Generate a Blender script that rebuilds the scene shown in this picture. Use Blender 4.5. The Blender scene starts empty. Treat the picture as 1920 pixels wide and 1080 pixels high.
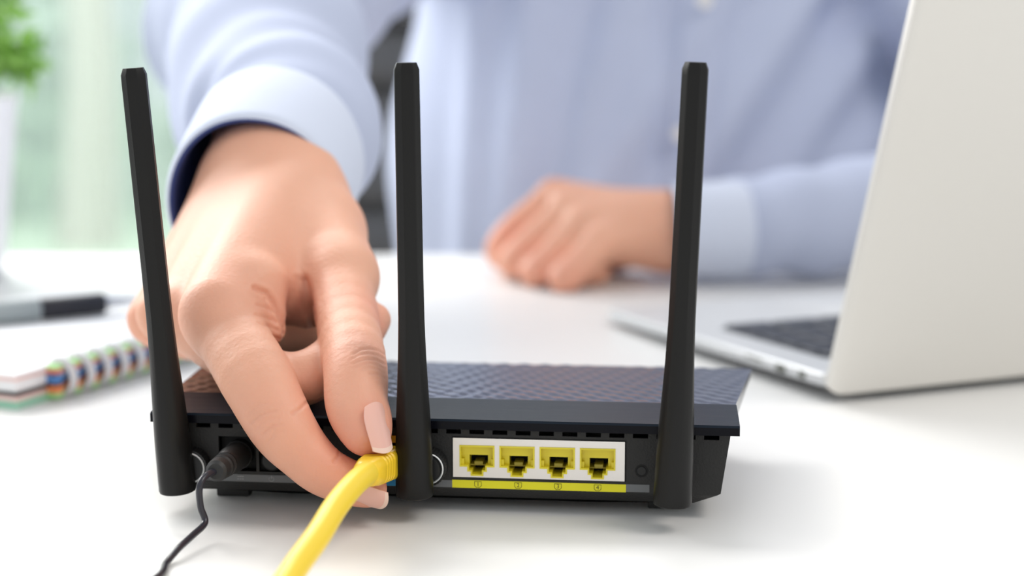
import bpy, bmesh, math, random
import numpy as np
from mathutils import Vector, Matrix, Euler
from mathutils.bvhtree import BVHTree
random.seed(7); rng = np.random.RandomState(5)
PI = math.pi
S = bpy.context.scene
C = S.collection

# ------------------------------------------------------------------ camera, world, lights, exposure
PITCH = math.radians(9); CAMH = .169; FPX = 3120.
cam = bpy.data.cameras.new('camera'); camo = bpy.data.objects.new('camera', cam); C.objects.link(camo)
camo.location = (0, 0, CAMH); camo.rotation_euler = (math.radians(81), 0, 0)
cam.sensor_width = 36; cam.lens = 58.5; cam.clip_start = .02; cam.clip_end = 200
cam.dof.use_dof = True; cam.dof.focus_distance = .566; cam.dof.aperture_fstop = 5.2
S.camera = camo
S.view_settings.view_transform = 'Standard'; S.view_settings.look = 'None'
S.view_settings.gamma = 1; S.view_settings.use_curve_mapping = False
S.view_settings.exposure = 0.18
w = bpy.data.worlds.new('sky'); S.world = w; w.use_nodes = True
bgn = w.node_tree.nodes['Background']; bgn.inputs[0].default_value = (.93, .97, 1, 1); bgn.inputs[1].default_value = .67

def area(name, loc, target, sx, sy, power, color):
    l = bpy.data.lights.new(name, 'AREA'); l.shape = 'RECTANGLE'; l.size = sx; l.size_y = sy
    l.energy = power; l.color = color
    o = bpy.data.objects.new(name, l); C.objects.link(o); o.location = loc
    o.rotation_euler = (Vector(target) - Vector(loc)).to_track_quat('-Z', 'Y').to_euler()
    return o
area('window_daylight', (-1.45, 2.15, 1.15), (-.05, .65, .05), 1.7, 1.5, 56, (1, .985, .96))
area('garden_fill_light', (-1.6, 5.5, 4.2), (-1.6, 7, -1), 5, 4, 420, (1, 1, 1))  # added lamp out of frame, brightens garden and curtain like open sky
area('right_fill_light', (1.1, .1, 1.6), (.1, .7, .03), .7, .7, 11, (1, .93, .86))  # unseen fill lamp added on the right, lifts router front and desk

# ------------------------------------------------------------------ helpers
def ray(px, py):
    u = (px-960)/FPX; v = (540-py)/FPX
    return np.array([u, math.cos(PITCH)+v*math.sin(PITCH), -math.sin(PITCH)+v*math.cos(PITCH)])
def at(px, py, Y):                       # a point (metres) seen at px,py that stands Y metres ahead
    r = ray(px, py); p = r*(Y/r[1]); p[2] += CAMH; return p
def pv(px, py, Y): return Vector(at(px, py, Y))

def mat(name, color, rough=.5, metal=0, bump=0, bscale=100, var=0, vscale=5, sss=0, coat=0, spec=.5, aniso=None, trans=0, attr=None):
    m = bpy.data.materials.new(name); m.use_nodes = True
    nt = m.node_tree; b = nt.nodes['Principled BSDF']; L = nt.links.new
    b.inputs['Base Color'].default_value = (*color, 1); b.inputs['Roughness'].default_value = rough
    b.inputs['Metallic'].default_value = metal; b.inputs['Specular IOR Level'].default_value = spec
    if coat: b.inputs['Coat Weight'].default_value = coat; b.inputs['Coat Roughness'].default_value = .05
    if trans: b.inputs['Transmission Weight'].default_value = trans
    if sss:
        b.inputs['Subsurface Weight'].default_value = sss
        b.inputs['Subsurface Radius'].default_value = (1, .35, .2); b.inputs['Subsurface Scale'].default_value = .004
    tc = nt.nodes.new('ShaderNodeTexCoord')
    src = None
    if attr:
        a = nt.nodes.new('ShaderNodeAttribute'); a.attribute_name = attr
        src = a.outputs['Color']; L(src, b.inputs['Base Color'])
    if var:
        n = nt.nodes.new('ShaderNodeTexNoise'); n.inputs['Scale'].default_value = vscale; n.inputs['Detail'].default_value = 4
        L(tc.outputs['Object'], n.inputs['Vector'])
        mx = nt.nodes.new('ShaderNodeMix'); mx.data_type = 'RGBA'; mx.blend_type = 'MULTIPLY'; mx.inputs[0].default_value = 1
        r = nt.nodes.new('ShaderNodeMapRange'); r.inputs[3].default_value = 1-var; r.inputs[4].default_value = 1+var
        L(n.outputs[0], r.inputs[0])
        if src: L(src, mx.inputs[6])
        else: mx.inputs[6].default_value = (*color, 1)
        L(r.outputs[0], mx.inputs[7]); L(mx.outputs[2], b.inputs['Base Color'])
    if bump:
        n = nt.nodes.new('ShaderNodeTexNoise'); n.inputs['Scale'].default_value = bscale; n.inputs['Detail'].default_value = 3
        if aniso:
            mp = nt.nodes.new('ShaderNodeMapping'); mp.inputs['Scale'].default_value = aniso
            L(tc.outputs['Object'], mp.inputs[0]); L(mp.outputs[0], n.inputs['Vector'])
        else: L(tc.outputs['Object'], n.inputs['Vector'])
        bp = nt.nodes.new('ShaderNodeBump'); bp.inputs['Strength'].default_value = bump; bp.inputs['Distance'].default_value = .0004
        L(n.outputs[0], bp.inputs['Height']); L(bp.outputs[0], b.inputs['Normal'])
    return m

M = dict(
 desk=mat('white_laminate', (.86,.855,.84), .38, var=.015, vscale=3),
 floor=mat('pale_floor', (.55,.52,.48), .5, var=.08),
 wall=mat('painted_wall', (.8,.82,.8), .7, bump=.1),
 white=mat('white_paint', (.85,.86,.85), .5),
 plastic=mat('black_textured_plastic', (.030,.029,.028), .5, spec=.25, bump=.5, bscale=1300),
 plastic_s=mat('black_smooth_plastic', (.014,.014,.014), .38, spec=.3, bump=.05, bscale=900),
 antenna=mat('antenna_black', (.011,.0105,.010), .36, spec=.22, bump=.08, bscale=1500),
 gloss=mat('black_gloss_top', (.010,.011,.018), .2, coat=.25, spec=.6),
 brushed=mat('black_brushed_bevel', (.010,.016,.026), .28, bump=.2, bscale=260, aniso=(.12,1,1), spec=.14),
 lidedge=mat('black_lid_edge', (.005,.005,.008), .2, spec=.1),
 rubber=mat('black_rubber', (.018,.018,.018), .55),
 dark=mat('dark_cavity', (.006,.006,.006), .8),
 steel=mat('port_block_steel', (.80,.76,.72), .38, metal=.75, bump=.1, bscale=300),
 chrome=mat('chrome', (.85,.85,.85), .15, metal=1),
 gold=mat('gold_contact', (.75,.5,.15), .3, metal=1),
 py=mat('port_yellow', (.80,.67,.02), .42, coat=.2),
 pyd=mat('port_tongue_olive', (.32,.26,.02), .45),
 ly=mat('label_yellow', (.83,.76,.01), .5),
 lg=mat('label_grey', (.15,.155,.16), .55),
 lb=mat('label_blue', (.01,.28,.62), .5),
 ink=mat('label_ink', (.10,.09,.01), .6),
 inkg=mat('label_pale_ink', (.33,.33,.33), .6),
 cable=mat('yellow_cable', (.93,.66,.05), .38, sss=.05, bump=.05, bscale=300),
 boot=mat('yellow_boot', (.93,.60,.025), .36, sss=.05, bump=.05),
 wire=mat('black_wire', (.02,.02,.03), .3),
 clear=mat('clear_plug', (.9,.85,.7), .1, trans=.8),
 skin=mat('skin', (.8,.5,.38), .52, sss=.22, attr='Col', bump=.55, bscale=620, var=.07, vscale=60),
 nail=mat('fingernail', (.84,.47,.39), .3, coat=.2, sss=.1),
 nailtip=mat('fingernail_tip', (.88,.63,.52), .35),
 shirt=mat('pale_blue_cotton', (.50,.55,.71), .85, bump=.5, bscale=900, var=.03, vscale=30),
 cuff=mat('pale_blue_cuff_lit', (.64,.69,.82), .85, bump=.4, bscale=1000),  # shirt cotton made paler: light on the cuffs is put into the colour
 lining=mat('navy_cuff_lining', (.035,.07,.26), .8),
 button=mat('shirt_button', (.85,.83,.80), .3),
 hair=mat('brown_hair', (.05,.03,.02), .6, bump=.8, bscale=200),
 jeans=mat('dark_trousers', (.04,.05,.09), .9),
 alu=mat('laptop_aluminium', (.76,.735,.69), .42, metal=.25, bump=.05, bscale=900),
 alub=mat('laptop_base_aluminium', (.64,.65,.66), .4, metal=.2),
 key=mat('black_keycap', (.03,.035,.05), .5),
 screen=mat('dark_screen', (.01,.01,.012), .1),
 port=mat('port_slot_dark', (.03,.035,.01), .6),
 paper=mat('white_paper', (.93,.93,.94), .8),
 pink=mat('pink_paper', (.90,.66,.62), .8),
 green=mat('green_cover', (.42,.75,.58), .6),
 tabgreen=mat('green_tab', (.45,.80,.32), .7),
 tabred=mat('red_tab', (.80,.25,.20), .7),
 tabblue=mat('blue_tab', (.10,.27,.62), .7),
 taborange=mat('orange_tab', (.85,.27,.10), .7),
 board=mat('black_board', (.015,.012,.012), .7),
 ring=mat('white_wire_ring', (.85,.85,.86), .25),
 pengrey=mat('grey_pen_barrel', (.30,.34,.35), .35),
 penblack=mat('black_pen_grip', (.012,.012,.02), .4),
 silver=mat('silver_metal', (.7,.7,.72), .25, metal=1),
 chair=mat('dark_grey_leather', (.11,.108,.107), .42, bump=.3, bscale=200),
 pot=mat('white_ceramic', (.88,.88,.9), .35),
 soil=mat('soil', (.05,.03,.02), .95, bump=1, bscale=100),
 leaf=mat('green_leaf', (.26,.50,.09), .5, var=.4, vscale=25),
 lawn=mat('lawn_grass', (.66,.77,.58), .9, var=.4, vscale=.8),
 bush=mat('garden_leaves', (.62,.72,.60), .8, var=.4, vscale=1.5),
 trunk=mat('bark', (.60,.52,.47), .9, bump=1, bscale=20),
 glass=mat('pane_glass', (.95,.98,.97), .02, trans=1),
)
def mk_curtain():
    m = bpy.data.materials.new('sheer_curtain'); m.use_nodes = True; nt = m.node_tree
    for n in list(nt.nodes): nt.nodes.remove(n)
    o = nt.nodes.new('ShaderNodeOutputMaterial'); a = nt.nodes.new('ShaderNodeBsdfTransparent'); t = nt.nodes.new('ShaderNodeBsdfTranslucent')
    d = nt.nodes.new('ShaderNodeBsdfDiffuse'); mx = nt.nodes.new('ShaderNodeMixShader'); m2 = nt.nodes.new('ShaderNodeMixShader')
    t.inputs[0].default_value = (.84,.95,.93,1); d.inputs[0].default_value = (.84,.95,.93,1); a.inputs[0].default_value = (.93,.99,.98,1)
    mx.inputs[0].default_value = .35; m2.inputs[0].default_value = .45
    L = nt.links.new
    L(t.outputs[0], mx.inputs[1]); L(d.outputs[0], mx.inputs[2]); L(a.outputs[0], m2.inputs[1]); L(mx.outputs[0], m2.inputs[2]); L(m2.outputs[0], o.inputs[0])
    return m
M['curtain'] = mk_curtain()

def link(name, me, m=None, parent=None, smooth=None):
    if m is not None:
        for x in (m if isinstance(m, (list, tuple)) else [m]): me.materials.append(x)
    if smooth is not None:
        me.polygons.foreach_set('use_smooth', [True]*len(me.polygons))
        if smooth < 180: me.set_sharp_from_angle(angle=math.radians(smooth))
    o = bpy.data.objects.new(name, me); C.objects.link(o)
    if parent: o.parent = parent
    return o
def pymesh(name, v, f):
    me = bpy.data.meshes.new(name); me.from_pydata([tuple(map(float, p)) for p in v], [], [tuple(map(int, q)) for q in f]); me.update(); return me
def tag(o, label=None, cat=None, group=None, kind=None):
    if label: o['label'] = label
    if cat: o['category'] = cat
    if group: o['group'] = group
    if kind: o['kind'] = kind
    return o
def empty(name, loc=(0,0,0), rot=(0,0,0), parent=None):
    o = bpy.data.objects.new(name, None); C.objects.link(o); o.location = loc; o.rotation_euler = rot; o.empty_display_size = .01
    if parent: o.parent = parent
    return o
class MB:
    def __init__(s): s.v = []; s.f = []
    def add(s, v, f):
        n = len(s.v); s.v += [tuple(p) for p in v]; s.f += [tuple(i+n for i in q) for q in f]; return s
    def box(s, x0, x1, y0, y1, z0, z1):
        v = [(x,y,z) for x in (x0,x1) for y in (y0,y1) for z in (z0,z1)]
        return s.add(v, [(0,1,3,2),(4,6,7,5),(0,4,5,1),(2,3,7,6),(0,2,6,4),(1,5,7,3)])
    def loft(s, rings, caps=True):
        n = len(rings[0]); v = [p for r in rings for p in r]; f = []
        for i in range(len(rings)-1):
            for j in range(n):
                k = (j+1) % n; f.append((i*n+j, i*n+k, (i+1)*n+k, (i+1)*n+j))
        if caps: f += [tuple(range(n))[::-1], tuple((len(rings)-1)*n+j for j in range(n))]
        return s.add(v, f)
    def tube(s, pts, rad, n=12, caps=True):
        pts = [Vector(p) for p in pts]; rings = []; up = None
        for i, p in enumerate(pts):
            d = (pts[min(i+1, len(pts)-1)]-pts[max(i-1, 0)]).normalized()
            if up is None: up = Vector((0,0,1)) if abs(d.z) < .9 else Vector((1,0,0))
            a = d.cross(up).normalized(); up = a.cross(d).normalized()
            r = rad[i] if hasattr(rad, '__len__') else rad
            rings.append([p+a*(r*math.cos(2*PI*k/n))+up*(r*math.sin(2*PI*k/n)) for k in range(n)])
        return s.loft(rings, caps)
    def lathe(s, prof, n=32, axis='z', o=(0,0,0), caps=True):
        rings = []
        for r, h in prof:
            ring = []
            for k in range(n):
                a = 2*PI*k/n; c, d = r*math.cos(a), r*math.sin(a)
                q = (c, d, h) if axis == 'z' else (c, h, d) if axis == 'y' else (h, c, d)
                ring.append((q[0]+o[0], q[1]+o[1], q[2]+o[2]))
            rings.append(ring)
        return s.loft(rings, caps)
    def build(s, name, m, parent=None, smooth=30, bevel=0, seg=2):
        me = pymesh(name, s.v, s.f)
        bm = bmesh.new(); bm.from_mesh(me)
        if bevel:
            bmesh.ops.bevel(bm, geom=[e for e in bm.edges if len(e.link_faces) == 2 and e.calc_face_angle(0) > .5], offset=bevel, segments=seg, profile=.5, affect='EDGES')
        bmesh.ops.recalc_face_normals(bm, faces=bm.faces); bm.to_mesh(me); bm.free()
        return link(name, me, m, parent, smooth)
def smoothpath(pts, n=10):
    pts = [Vector(p) for p in pts]; P = [pts[0]*2-pts[1]]+pts+[pts[-1]*2-pts[-2]]; out = []
    for i in range(1, len(P)-2):
        for k in range(n):
            t = k/n; a, b, c, d = P[i-1:i+3]
            out.append(.5*((2*b)+(c-a)*t+(2*a-5*b+4*c-d)*t*t+(3*b-a-3*c+d)*t*t*t))
    return out+[pts[-1]]
def lerp(a, b, t): return a+(b-a)*t
def interp(v, n=10):                     # radii to go with smoothpath
    out = []
    for i in range(len(v)-1): out += [lerp(v[i], v[i+1], k/n) for k in range(n)]
    return out+[v[-1]]

def plate(xs, zs, hole, thick, warp=None):   # a front plate in x,z (front at y=0) with real holes; hole(ix,iz)->bool
    mb = MB(); nx, nz = len(xs), len(zs)
    wp = warp or (lambda x, y, z: (x, y, z))
    v = [wp(x, y, z) for y in (0, thick) for z in zs for x in xs]
    I = lambda i, k, l: l*nx*nz+k*nx+i
    solid = lambda i, k: 0 <= i < nx-1 and 0 <= k < nz-1 and not hole(.5*(xs[i]+xs[i+1]), .5*(zs[k]+zs[k+1]))
    f = []
    for i in range(nx-1):
        for k in range(nz-1):
            if not solid(i, k): continue
            f.append((I(i,k,0), I(i+1,k,0), I(i+1,k+1,0), I(i,k+1,0)))
            f.append((I(i,k,1), I(i,k+1,1), I(i+1,k+1,1), I(i+1,k,1)))
            if not solid(i-1,k): f.append((I(i,k,0), I(i,k+1,0), I(i,k+1,1), I(i,k,1)))
            if not solid(i+1,k): f.append((I(i+1,k,0), I(i+1,k,1), I(i+1,k+1,1), I(i+1,k+1,0)))
            if not solid(i,k-1): f.append((I(i,k,0), I(i,k,1), I(i+1,k,1), I(i+1,k,0)))
            if not solid(i,k+1): f.append((I(i,k+1,0), I(i+1,k+1,0), I(i+1,k+1,1), I(i,k+1,1)))
    used = sorted({q for t in f for q in t}); mp = {q: n for n, q in enumerate(used)}
    return mb.add([v[q] for q in used], [tuple(mp[q] for q in t) for t in f])

# ---- signed-distance sculpting (all in millimetres)
def surface_nets(F, origin, h):
    nx, ny, nz = F.shape; neg = F < 0
    cx, cy, cz = nx-1, ny-1, nz-1
    cnt = np.zeros((cx,cy,cz), np.int8)
    corners = [(i,j,k) for i in (0,1) for j in (0,1) for k in (0,1)]
    for i,j,k in corners: cnt += neg[i:i+cx, j:j+cy, k:k+cz]
    act = (cnt > 0) & (cnt < 8); idx = np.argwhere(act)
    ids = -np.ones((cx,cy,cz), np.int64); ids[act] = np.arange(len(idx))
    acc = np.zeros((len(idx),3)); num = np.zeros(len(idx))
    edges = [(a,b) for a in corners for b in corners if a < b and sum(abs(p-q) for p,q in zip(a,b)) == 1]
    X, Y, Z = idx.T
    for a, b in edges:
        fa = F[X+a[0], Y+a[1], Z+a[2]]; fb = F[X+b[0], Y+b[1], Z+b[2]]
        m = (fa < 0) != (fb < 0); t = fa/np.where(m, fa-fb, 1)
        for d in range(3): acc[:,d] += np.where(m, a[d]+t*(b[d]-a[d]), 0)
        num += m
    V = (idx+acc/num[:,None])*h+origin
    Q = []
    for ax in range(3):
        g0 = neg[tuple(slice(0,[cx,cy,cz][d]) if d == ax else slice(1,[cx,cy,cz][d]) for d in range(3))]
        g1 = neg[tuple(slice(1,[cx,cy,cz][d]+1) if d == ax else slice(1,[cx,cy,cz][d]) for d in range(3))]
        ch = np.argwhere(g0 != g1); 
        if not len(ch): continue
        s0 = g0[tuple(ch.T)]
        base = ch.copy()
        for d in range(3):
            if d != ax: base[:,d] += 1
        u, v = [(1,2),(2,0),(0,1)][ax]
        def cid(du, dv):
            b = base.copy(); b[:,u] -= du; b[:,v] -= dv; return ids[tuple(b.T)]
        q = np.stack([cid(1,1), cid(0,1), cid(0,0), cid(1,0)], 1)
        q[~s0] = q[~s0][:, ::-1]; Q.append(q)
    Q = np.concatenate(Q); Q = Q[(Q >= 0).all(1)]
    return V, Q
class Field:
    def __init__(s, lo, hi, h):
        s.lo = np.array(lo, float); s.h = h; s.n = np.ceil((np.array(hi)-s.lo)/h).astype(int)+1
        s.F = np.full(s.n, 60., np.float32)
        s.ax = [(s.lo[d]+np.arange(s.n[d])*h).astype(np.float32) for d in range(3)]
    def box(s, lo, hi):
        a = np.clip(np.floor((np.array(lo)-s.lo)/s.h).astype(int), 0, s.n); b = np.clip(np.ceil((np.array(hi)-s.lo)/s.h).astype(int)+1, 0, s.n)
        return tuple(slice(i, j) for i, j in zip(a, b))
    def cone(s, a, b, ra, rb, k=3, flat=None, ff=1., sub=False, T=None):
        F = s.F if T is None else T
        a = np.array(a, float); b = np.array(b, float); m = max(ra, rb)*max(1, ff)+k+5
        sl = s.box(np.minimum(a,b)-m, np.maximum(a,b)+m)
        X = s.ax[0][sl[0]][:,None,None]; Y = s.ax[1][sl[1]][None,:,None]; Z = s.ax[2][sl[2]][None,None,:]
        P = [X-a[0], Y-a[1], Z-a[2]]; ab = b-a
        t = np.clip((P[0]*ab[0]+P[1]*ab[1]+P[2]*ab[2])/max(ab.dot(ab), 1e-6), 0, 1)
        R = [P[d]-t*ab[d] for d in range(3)]; d2 = R[0]**2+R[1]**2+R[2]**2
        if flat is not None:
            n = np.array(flat, float); n /= np.linalg.norm(n)
            c = R[0]*n[0]+R[1]*n[1]+R[2]*n[2]; d2 = d2+c*c*(1/ff**2-1)
        D = (np.sqrt(np.maximum(d2, 1e-9))-(ra+t*(rb-ra))).astype(np.float32)
        G = F[sl]
        if sub:
            D = -D; hh = np.maximum(k-np.abs(G-D), 0)/k; F[sl] = np.maximum(G, D)+hh*hh*k*.25
        else:
            hh = np.maximum(k-np.abs(G-D), 0)/k; F[sl] = np.minimum(G, D)-hh*hh*k*.25
    def chain(s, pts, rs, kin=3, k=2.5, reach=22, spline=2.2):
        T = np.full(s.n, 60., np.float32); n_ = 4; rs = interp(list(rs), n_); p0 = pts[0]; pts = [np.array(q) for q in smoothpath(pts, n_)]
        for i in range(len(pts)-1): s.cone(pts[i], pts[i+1], rs[i]-.35, rs[i+1]-.35, spline, T=T)
        p = p0; dist = np.sqrt((s.ax[0][:,None,None]-np.float32(p[0]))**2+(s.ax[1][None,:,None]-np.float32(p[1]))**2+(s.ax[2][None,None,:]-np.float32(p[2]))**2)
        kk = (.5+(k-.5)*np.clip((reach+26-dist)/34, 0, 1)**1.5).astype(np.float32)
        hh = np.maximum(kk-np.abs(s.F-T), 0)/kk; s.F = np.minimum(s.F, T)-hh*hh*kk*.25
    def smooth(s, it=1):
        for _ in range(it):
            for d in range(3):
                G = s.F; s.F = (.5*G+.25*np.roll(G,1,d)+.25*np.roll(G,-1,d)).astype(np.float32)
    def mesh(s): return surface_nets(s.F, s.lo, s.h)
def vnormals(V, Q):
    n = np.cross(V[Q[:,2]]-V[Q[:,0]], V[Q[:,3]]-V[Q[:,1]]); N = np.zeros_like(V)
    for c in range(4):
        for d in range(3): N[:,d] += np.bincount(Q[:,c], n[:,d], len(V))
    return N/np.maximum(np.linalg.norm(N, axis=1), 1e-9)[:,None]
def mm(px, py, Y): return at(px, py, Y)*1000

# ================================================================== SETTING
struct = lambda o: tag(o, kind='structure')
struct(MB().box(-4, 4, -1.5, 3.0, -.78, -.74).build('floor', M['floor'], smooth=None))
# back wall with one wide window
wall = struct(MB().box(-.45, 4, 3.0, 3.12, -.74, 1.9).box(-4, -2.2, 3.0, 3.12, -.74, 1.9).box(-2.2, -.45, 3.0, 3.12, 1.6, 1.9).box(-2.2, -.45, 3.0, 3.12, -.74, -.62).build('wall_back', M['wall'], smooth=None))
win = struct(empty('window_1', (-1.325, 3.06, -.62)))
fr = MB()
for x in (-.875, -.30, .28, .84): fr.box(x, x+.035, -.03, .03, 0, 2.22)
fr.box(-.84, .84, -.03, .03, 0, .05).box(-.84, .84, -.03, .03, 2.17, 2.22).build('window_frame', M['white'], win, bevel=.004)
for x in (-.84, -.265, .315):
    MB().box(x, x+.53, -.004, .004, .05, 2.17).build('pane', M['glass'], win, smooth=None)
# sheer curtain
cu = MB(); cols = 240
v = []; 
for k in range(13):
    z = -.70+k*.2
    for i in range(cols+1):
        x = -2.25+1.9*i/cols
        v.append((x, 2.86+.022*math.sin(i*.62)+.014*math.sin(i*.23+1)+.004*math.sin(i*.9+k*.5), z))
f = [(k*(cols+1)+i, k*(cols+1)+i+1, (k+1)*(cols+1)+i+1, (k+1)*(cols+1)+i) for k in range(12) for i in range(cols)]
co = link('curtain', pymesh('curtain', v, f), M['curtain'], None, 180)
tag(co, 'pale sea-green sheer curtain hanging in vertical folds before the window', 'curtain')
# garden outside
struct(MB().box(-12, 8, 3.3, 22, -1.1, -.9).build('ground_outside', M['lawn'], smooth=None))
def bushy(name, c, r, n, m, parent, kind=None, leaf=.1):
    v = []; f = []
    for i in range(n):
        d = rng.normal(size=3); d /= np.linalg.norm(d); p = np.array(c)+d*np.array(r)*rng.uniform(.55, 1)
        a = rng.normal(size=3); a /= np.linalg.norm(a); b = np.cross(a, d); b /= np.linalg.norm(b)+1e-9; s = leaf*rng.uniform(.6, 1.2)
        e = np.cross(a, b)*.12*s
        k = len(v); v += [p-a*s, p+b*s*.45+e, p+a*s, p-b*s*.45+e]; f.append((k,k+1,k+2,k+3))
    return link(name, pymesh(name, v, f), m, parent)
for i, (x, y, s, lab) in enumerate([(-3.3, 9.5, 1.2, 'large green garden bush outside the window, at the far left'), (-1.45, 9.9, .6, 'low green garden bush outside the window, beside the brown trunk')]):
    b = empty('garden_bush', (x, y, -.9)); tag(b, lab, 'bush', 'bushes in the garden outside')
    bushy('foliage', (0,0,s*.6), (s,s*.7,s*.75), 1500, M['bush'], b, leaf=.14)['kind'] = 'stuff'
    MB().tube([(0,0,0),(0.03,0,s*.4)], [.06,.03], 8).build('stem', M['trunk'], b)
tr = empty('garden_tree', (-2.05, 8.0, -.9)); tag(tr, 'brown-trunked tree standing outside behind the curtain', 'tree')
MB().tube(smoothpath([(0,0,0),(.05,0,1),(-.05,.1,2.2),(.1,.1,3.2)]), interp([.16,.12,.10,.05]), 12).build('trunk', M['trunk'], tr)
bushy('foliage', (0,0,3.6), (1.3,1.2,1.0), 1500, M['bush'], tr, leaf=.14)['kind'] = 'stuff'

# ================================================================== DESK
desk = empty('desk', (0, .5, -.74)); tag(desk, 'white laminate desk with everything standing on it', 'desk')
MB().box(-.62, 1.1, -.62, .724, .71, .74).build('desk_top', M['desk'], desk, bevel=.0012)
for x in (-.56, 1.0):
    for y in (-.56, .66):
        MB().box(x, x+.05, y, y+.05, 0, .71).build('leg', M['white'], desk, bevel=.002)

# ================================================================== ROUTER
YAW = math.radians(-5.9)
router = empty('wifi_router', (-.0248, .565, 0), (0, 0, YAW))
tag(router, 'black wifi router with three upright antennas and four yellow network ports', 'router')
mmv = lambda *a: tuple(x/1000 for x in a)
def rbox(mb, x0, x1, y0, y1, z0, z1): return mb.box(x0/1000, x1/1000, y0/1000, y1/1000, z0/1000, z1/1000)
def hw(z):                                            # half width of the back panel at height z (mm)
    return 88+(z-4.5)/4.8*9.2 if z < 9.3 else 97.2+(z-9.3)/21*3.0
def warp(x, y, z):
    X, Z, Yy = x*1000, z*1000, y*1000
    if abs(X) > 99 or abs(X) > hw(Z): X = math.copysign(hw(Z), X)
    if Z < 8.6: Yy += (8.6-Z)*1.1
    return X/1000, Yy/1000, Z/1000
slots = [(-96.5+8.12*i+.9, -96.5+8.12*i+6.1) for i in range(24)]
holes = [(3.9, 64.6, 12.6, 27.3), (-25.2, -10.6, 12.6, 27.3), (-79.5, -66.0, 12.6, 25.2), (-65.0, -55.0, 12.6, 22.4)]
xs = sorted({-100, 100}|{round(q, 3) for s_ in slots for q in s_ if abs(q) < 98}|{q for h_ in holes for q in h_[:2]})
zs = sorted({4.5, 6.5, 8.6, 9.3, 28.2, 29.8, 30.6}|{q for h_ in holes for q in h_[2:]})
def ishole(x, z):
    x *= 1000; z *= 1000
    if 28.2 < z < 29.8: return any(a < x < b for a, b in slots if b < 97)
    return any(a < x < b and c < z < d for a, b, c, d in holes)
plate([x/1000 for x in xs], [z/1000 for z in zs], ishole, .0016, warp).build('back_panel', M['plastic'], router, smooth=25)
# body shell behind the panel
prof = [(-1,30.6),(-1,9.3),(-.905,4.5),(-.6,3.6),(.6,3.6),(.905,4.5),(1,9.3),(1,30.6)]
rings = []
for y, k, dz in ((1.2,1,0),(60,.995,.0),(98,.97,1.)):
    rings.append([mmv(p*(hw(max(z,4.6)) if abs(p) > .7 else 92)*k if abs(p) != .905 else math.copysign(88, p)*k, y+(4 if z < 5 and y < 2 else 0), z+dz*(z < 10)) for p, z in prof])
sh = MB(); n = 8
sv = [p for r in rings for p in r]
sf = [(i*n+j, i*n+j+1, (i+1)*n+j+1, (i+1)*n+j) for i in range(2) for j in range(n-1)]+[tuple(range(2*n, 3*n))]
sh.add(sv, sf).build('body_shell', M['plastic'], router, smooth=25)
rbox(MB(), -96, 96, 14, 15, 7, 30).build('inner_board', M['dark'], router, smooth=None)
# glossy lid: bevel band + textured field
lid = MB()
def xe(y): return 103.2+ (0 if y < 0 else (y*-.03 if y < 22 else -.66+(y-22)*.105))
edge = [(-2.6, 30.4), (-2.6, 33.2), (-2.0, 33.9), (8, 35.1), (19.6, 36.4)]
rr = []
for y, z in edge: rr.append([mmv(-xe(y)+2*i*xe(y)/40, y, z) for i in range(41)])
v = [p for r in rr for p in r]; f = [(i*41+j, i*41+j+1, (i+1)*41+j+1, (i+1)*41+j) for i in range(4) for j in range(40)]
# ends and underside
nu = len(v); v += [mmv(-103.2, 19.6, 30.4), mmv(103.2, 19.6, 30.4)]
f += [tuple(i*41 for i in range(5))+(nu,), tuple(i*41+40 for i in range(5))[::-1]+(nu+1,), (0, 40, nu+1, nu)]
bv = link('lid_bevel', pymesh('lid_bevel', v, f), [M['brushed'], M['lidedge']], router, 22)
for p_ in bv.data.polygons[:40]: p_.material_index = 1
for p_ in bv.data.polygons[-3:]: p_.material_index = 1
tag(bv, 'smooth dark sloping edge of the router lid')
NX, NY = 330, 130
xg = np.linspace(-1, 1, NX+1)[None,:]; yg = np.linspace(19.8, 106, NY+1)[:,None]
XE = 103.2-.66+(yg-22)*.105; X = xg*XE; Yv = yg+0*X
tw = np.cos(2*PI*(X+.3*Yv)/8.5)*np.cos(2*PI*(Yv-.1*X)/13.)
Zt = 36.3-(yg-20)*.055+.20*tw*np.clip((yg-20)/2, 0, 1)*np.clip((1-abs(xg))*60, 0, 1)+.0*X
pts = np.stack([X, Yv, Zt], -1).reshape(-1, 3)/1000
I = np.arange((NX+1)*(NY+1)).reshape(NY+1, NX+1)
q = np.stack([I[:-1,:-1], I[:-1,1:], I[1:,1:], I[1:,:-1]], -1).reshape(-1, 4)
# skirt around
base = len(pts); rim = np.concatenate([I[0,:], I[1:,-1], I[-1,-2::-1], I[-2:0:-1,0]])
low = pts[rim].copy(); low[:,2] = .0300
v = np.concatenate([pts, low]); m_ = len(rim)
fs = list(map(tuple, q))+[(rim[(j+1)%m_], rim[j], base+j, base+(j+1)%m_) for j in range(m_)]+[tuple(range(base, base+m_))]
tag(link('lid_top', pymesh('lid_top', v, fs), M['gloss'], router, 35), 'glossy dark router lid embossed with small diamonds')
for x, y in ((-78, 14), (78, 14), (-78, 84), (78, 84)):
    ft = MB().box(x/1000-.006, x/1000+.006, y/1000-.003, y/1000+.003, 0, .0045).build('rubber_foot', M['rubber'], router, bevel=.0006)

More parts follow.
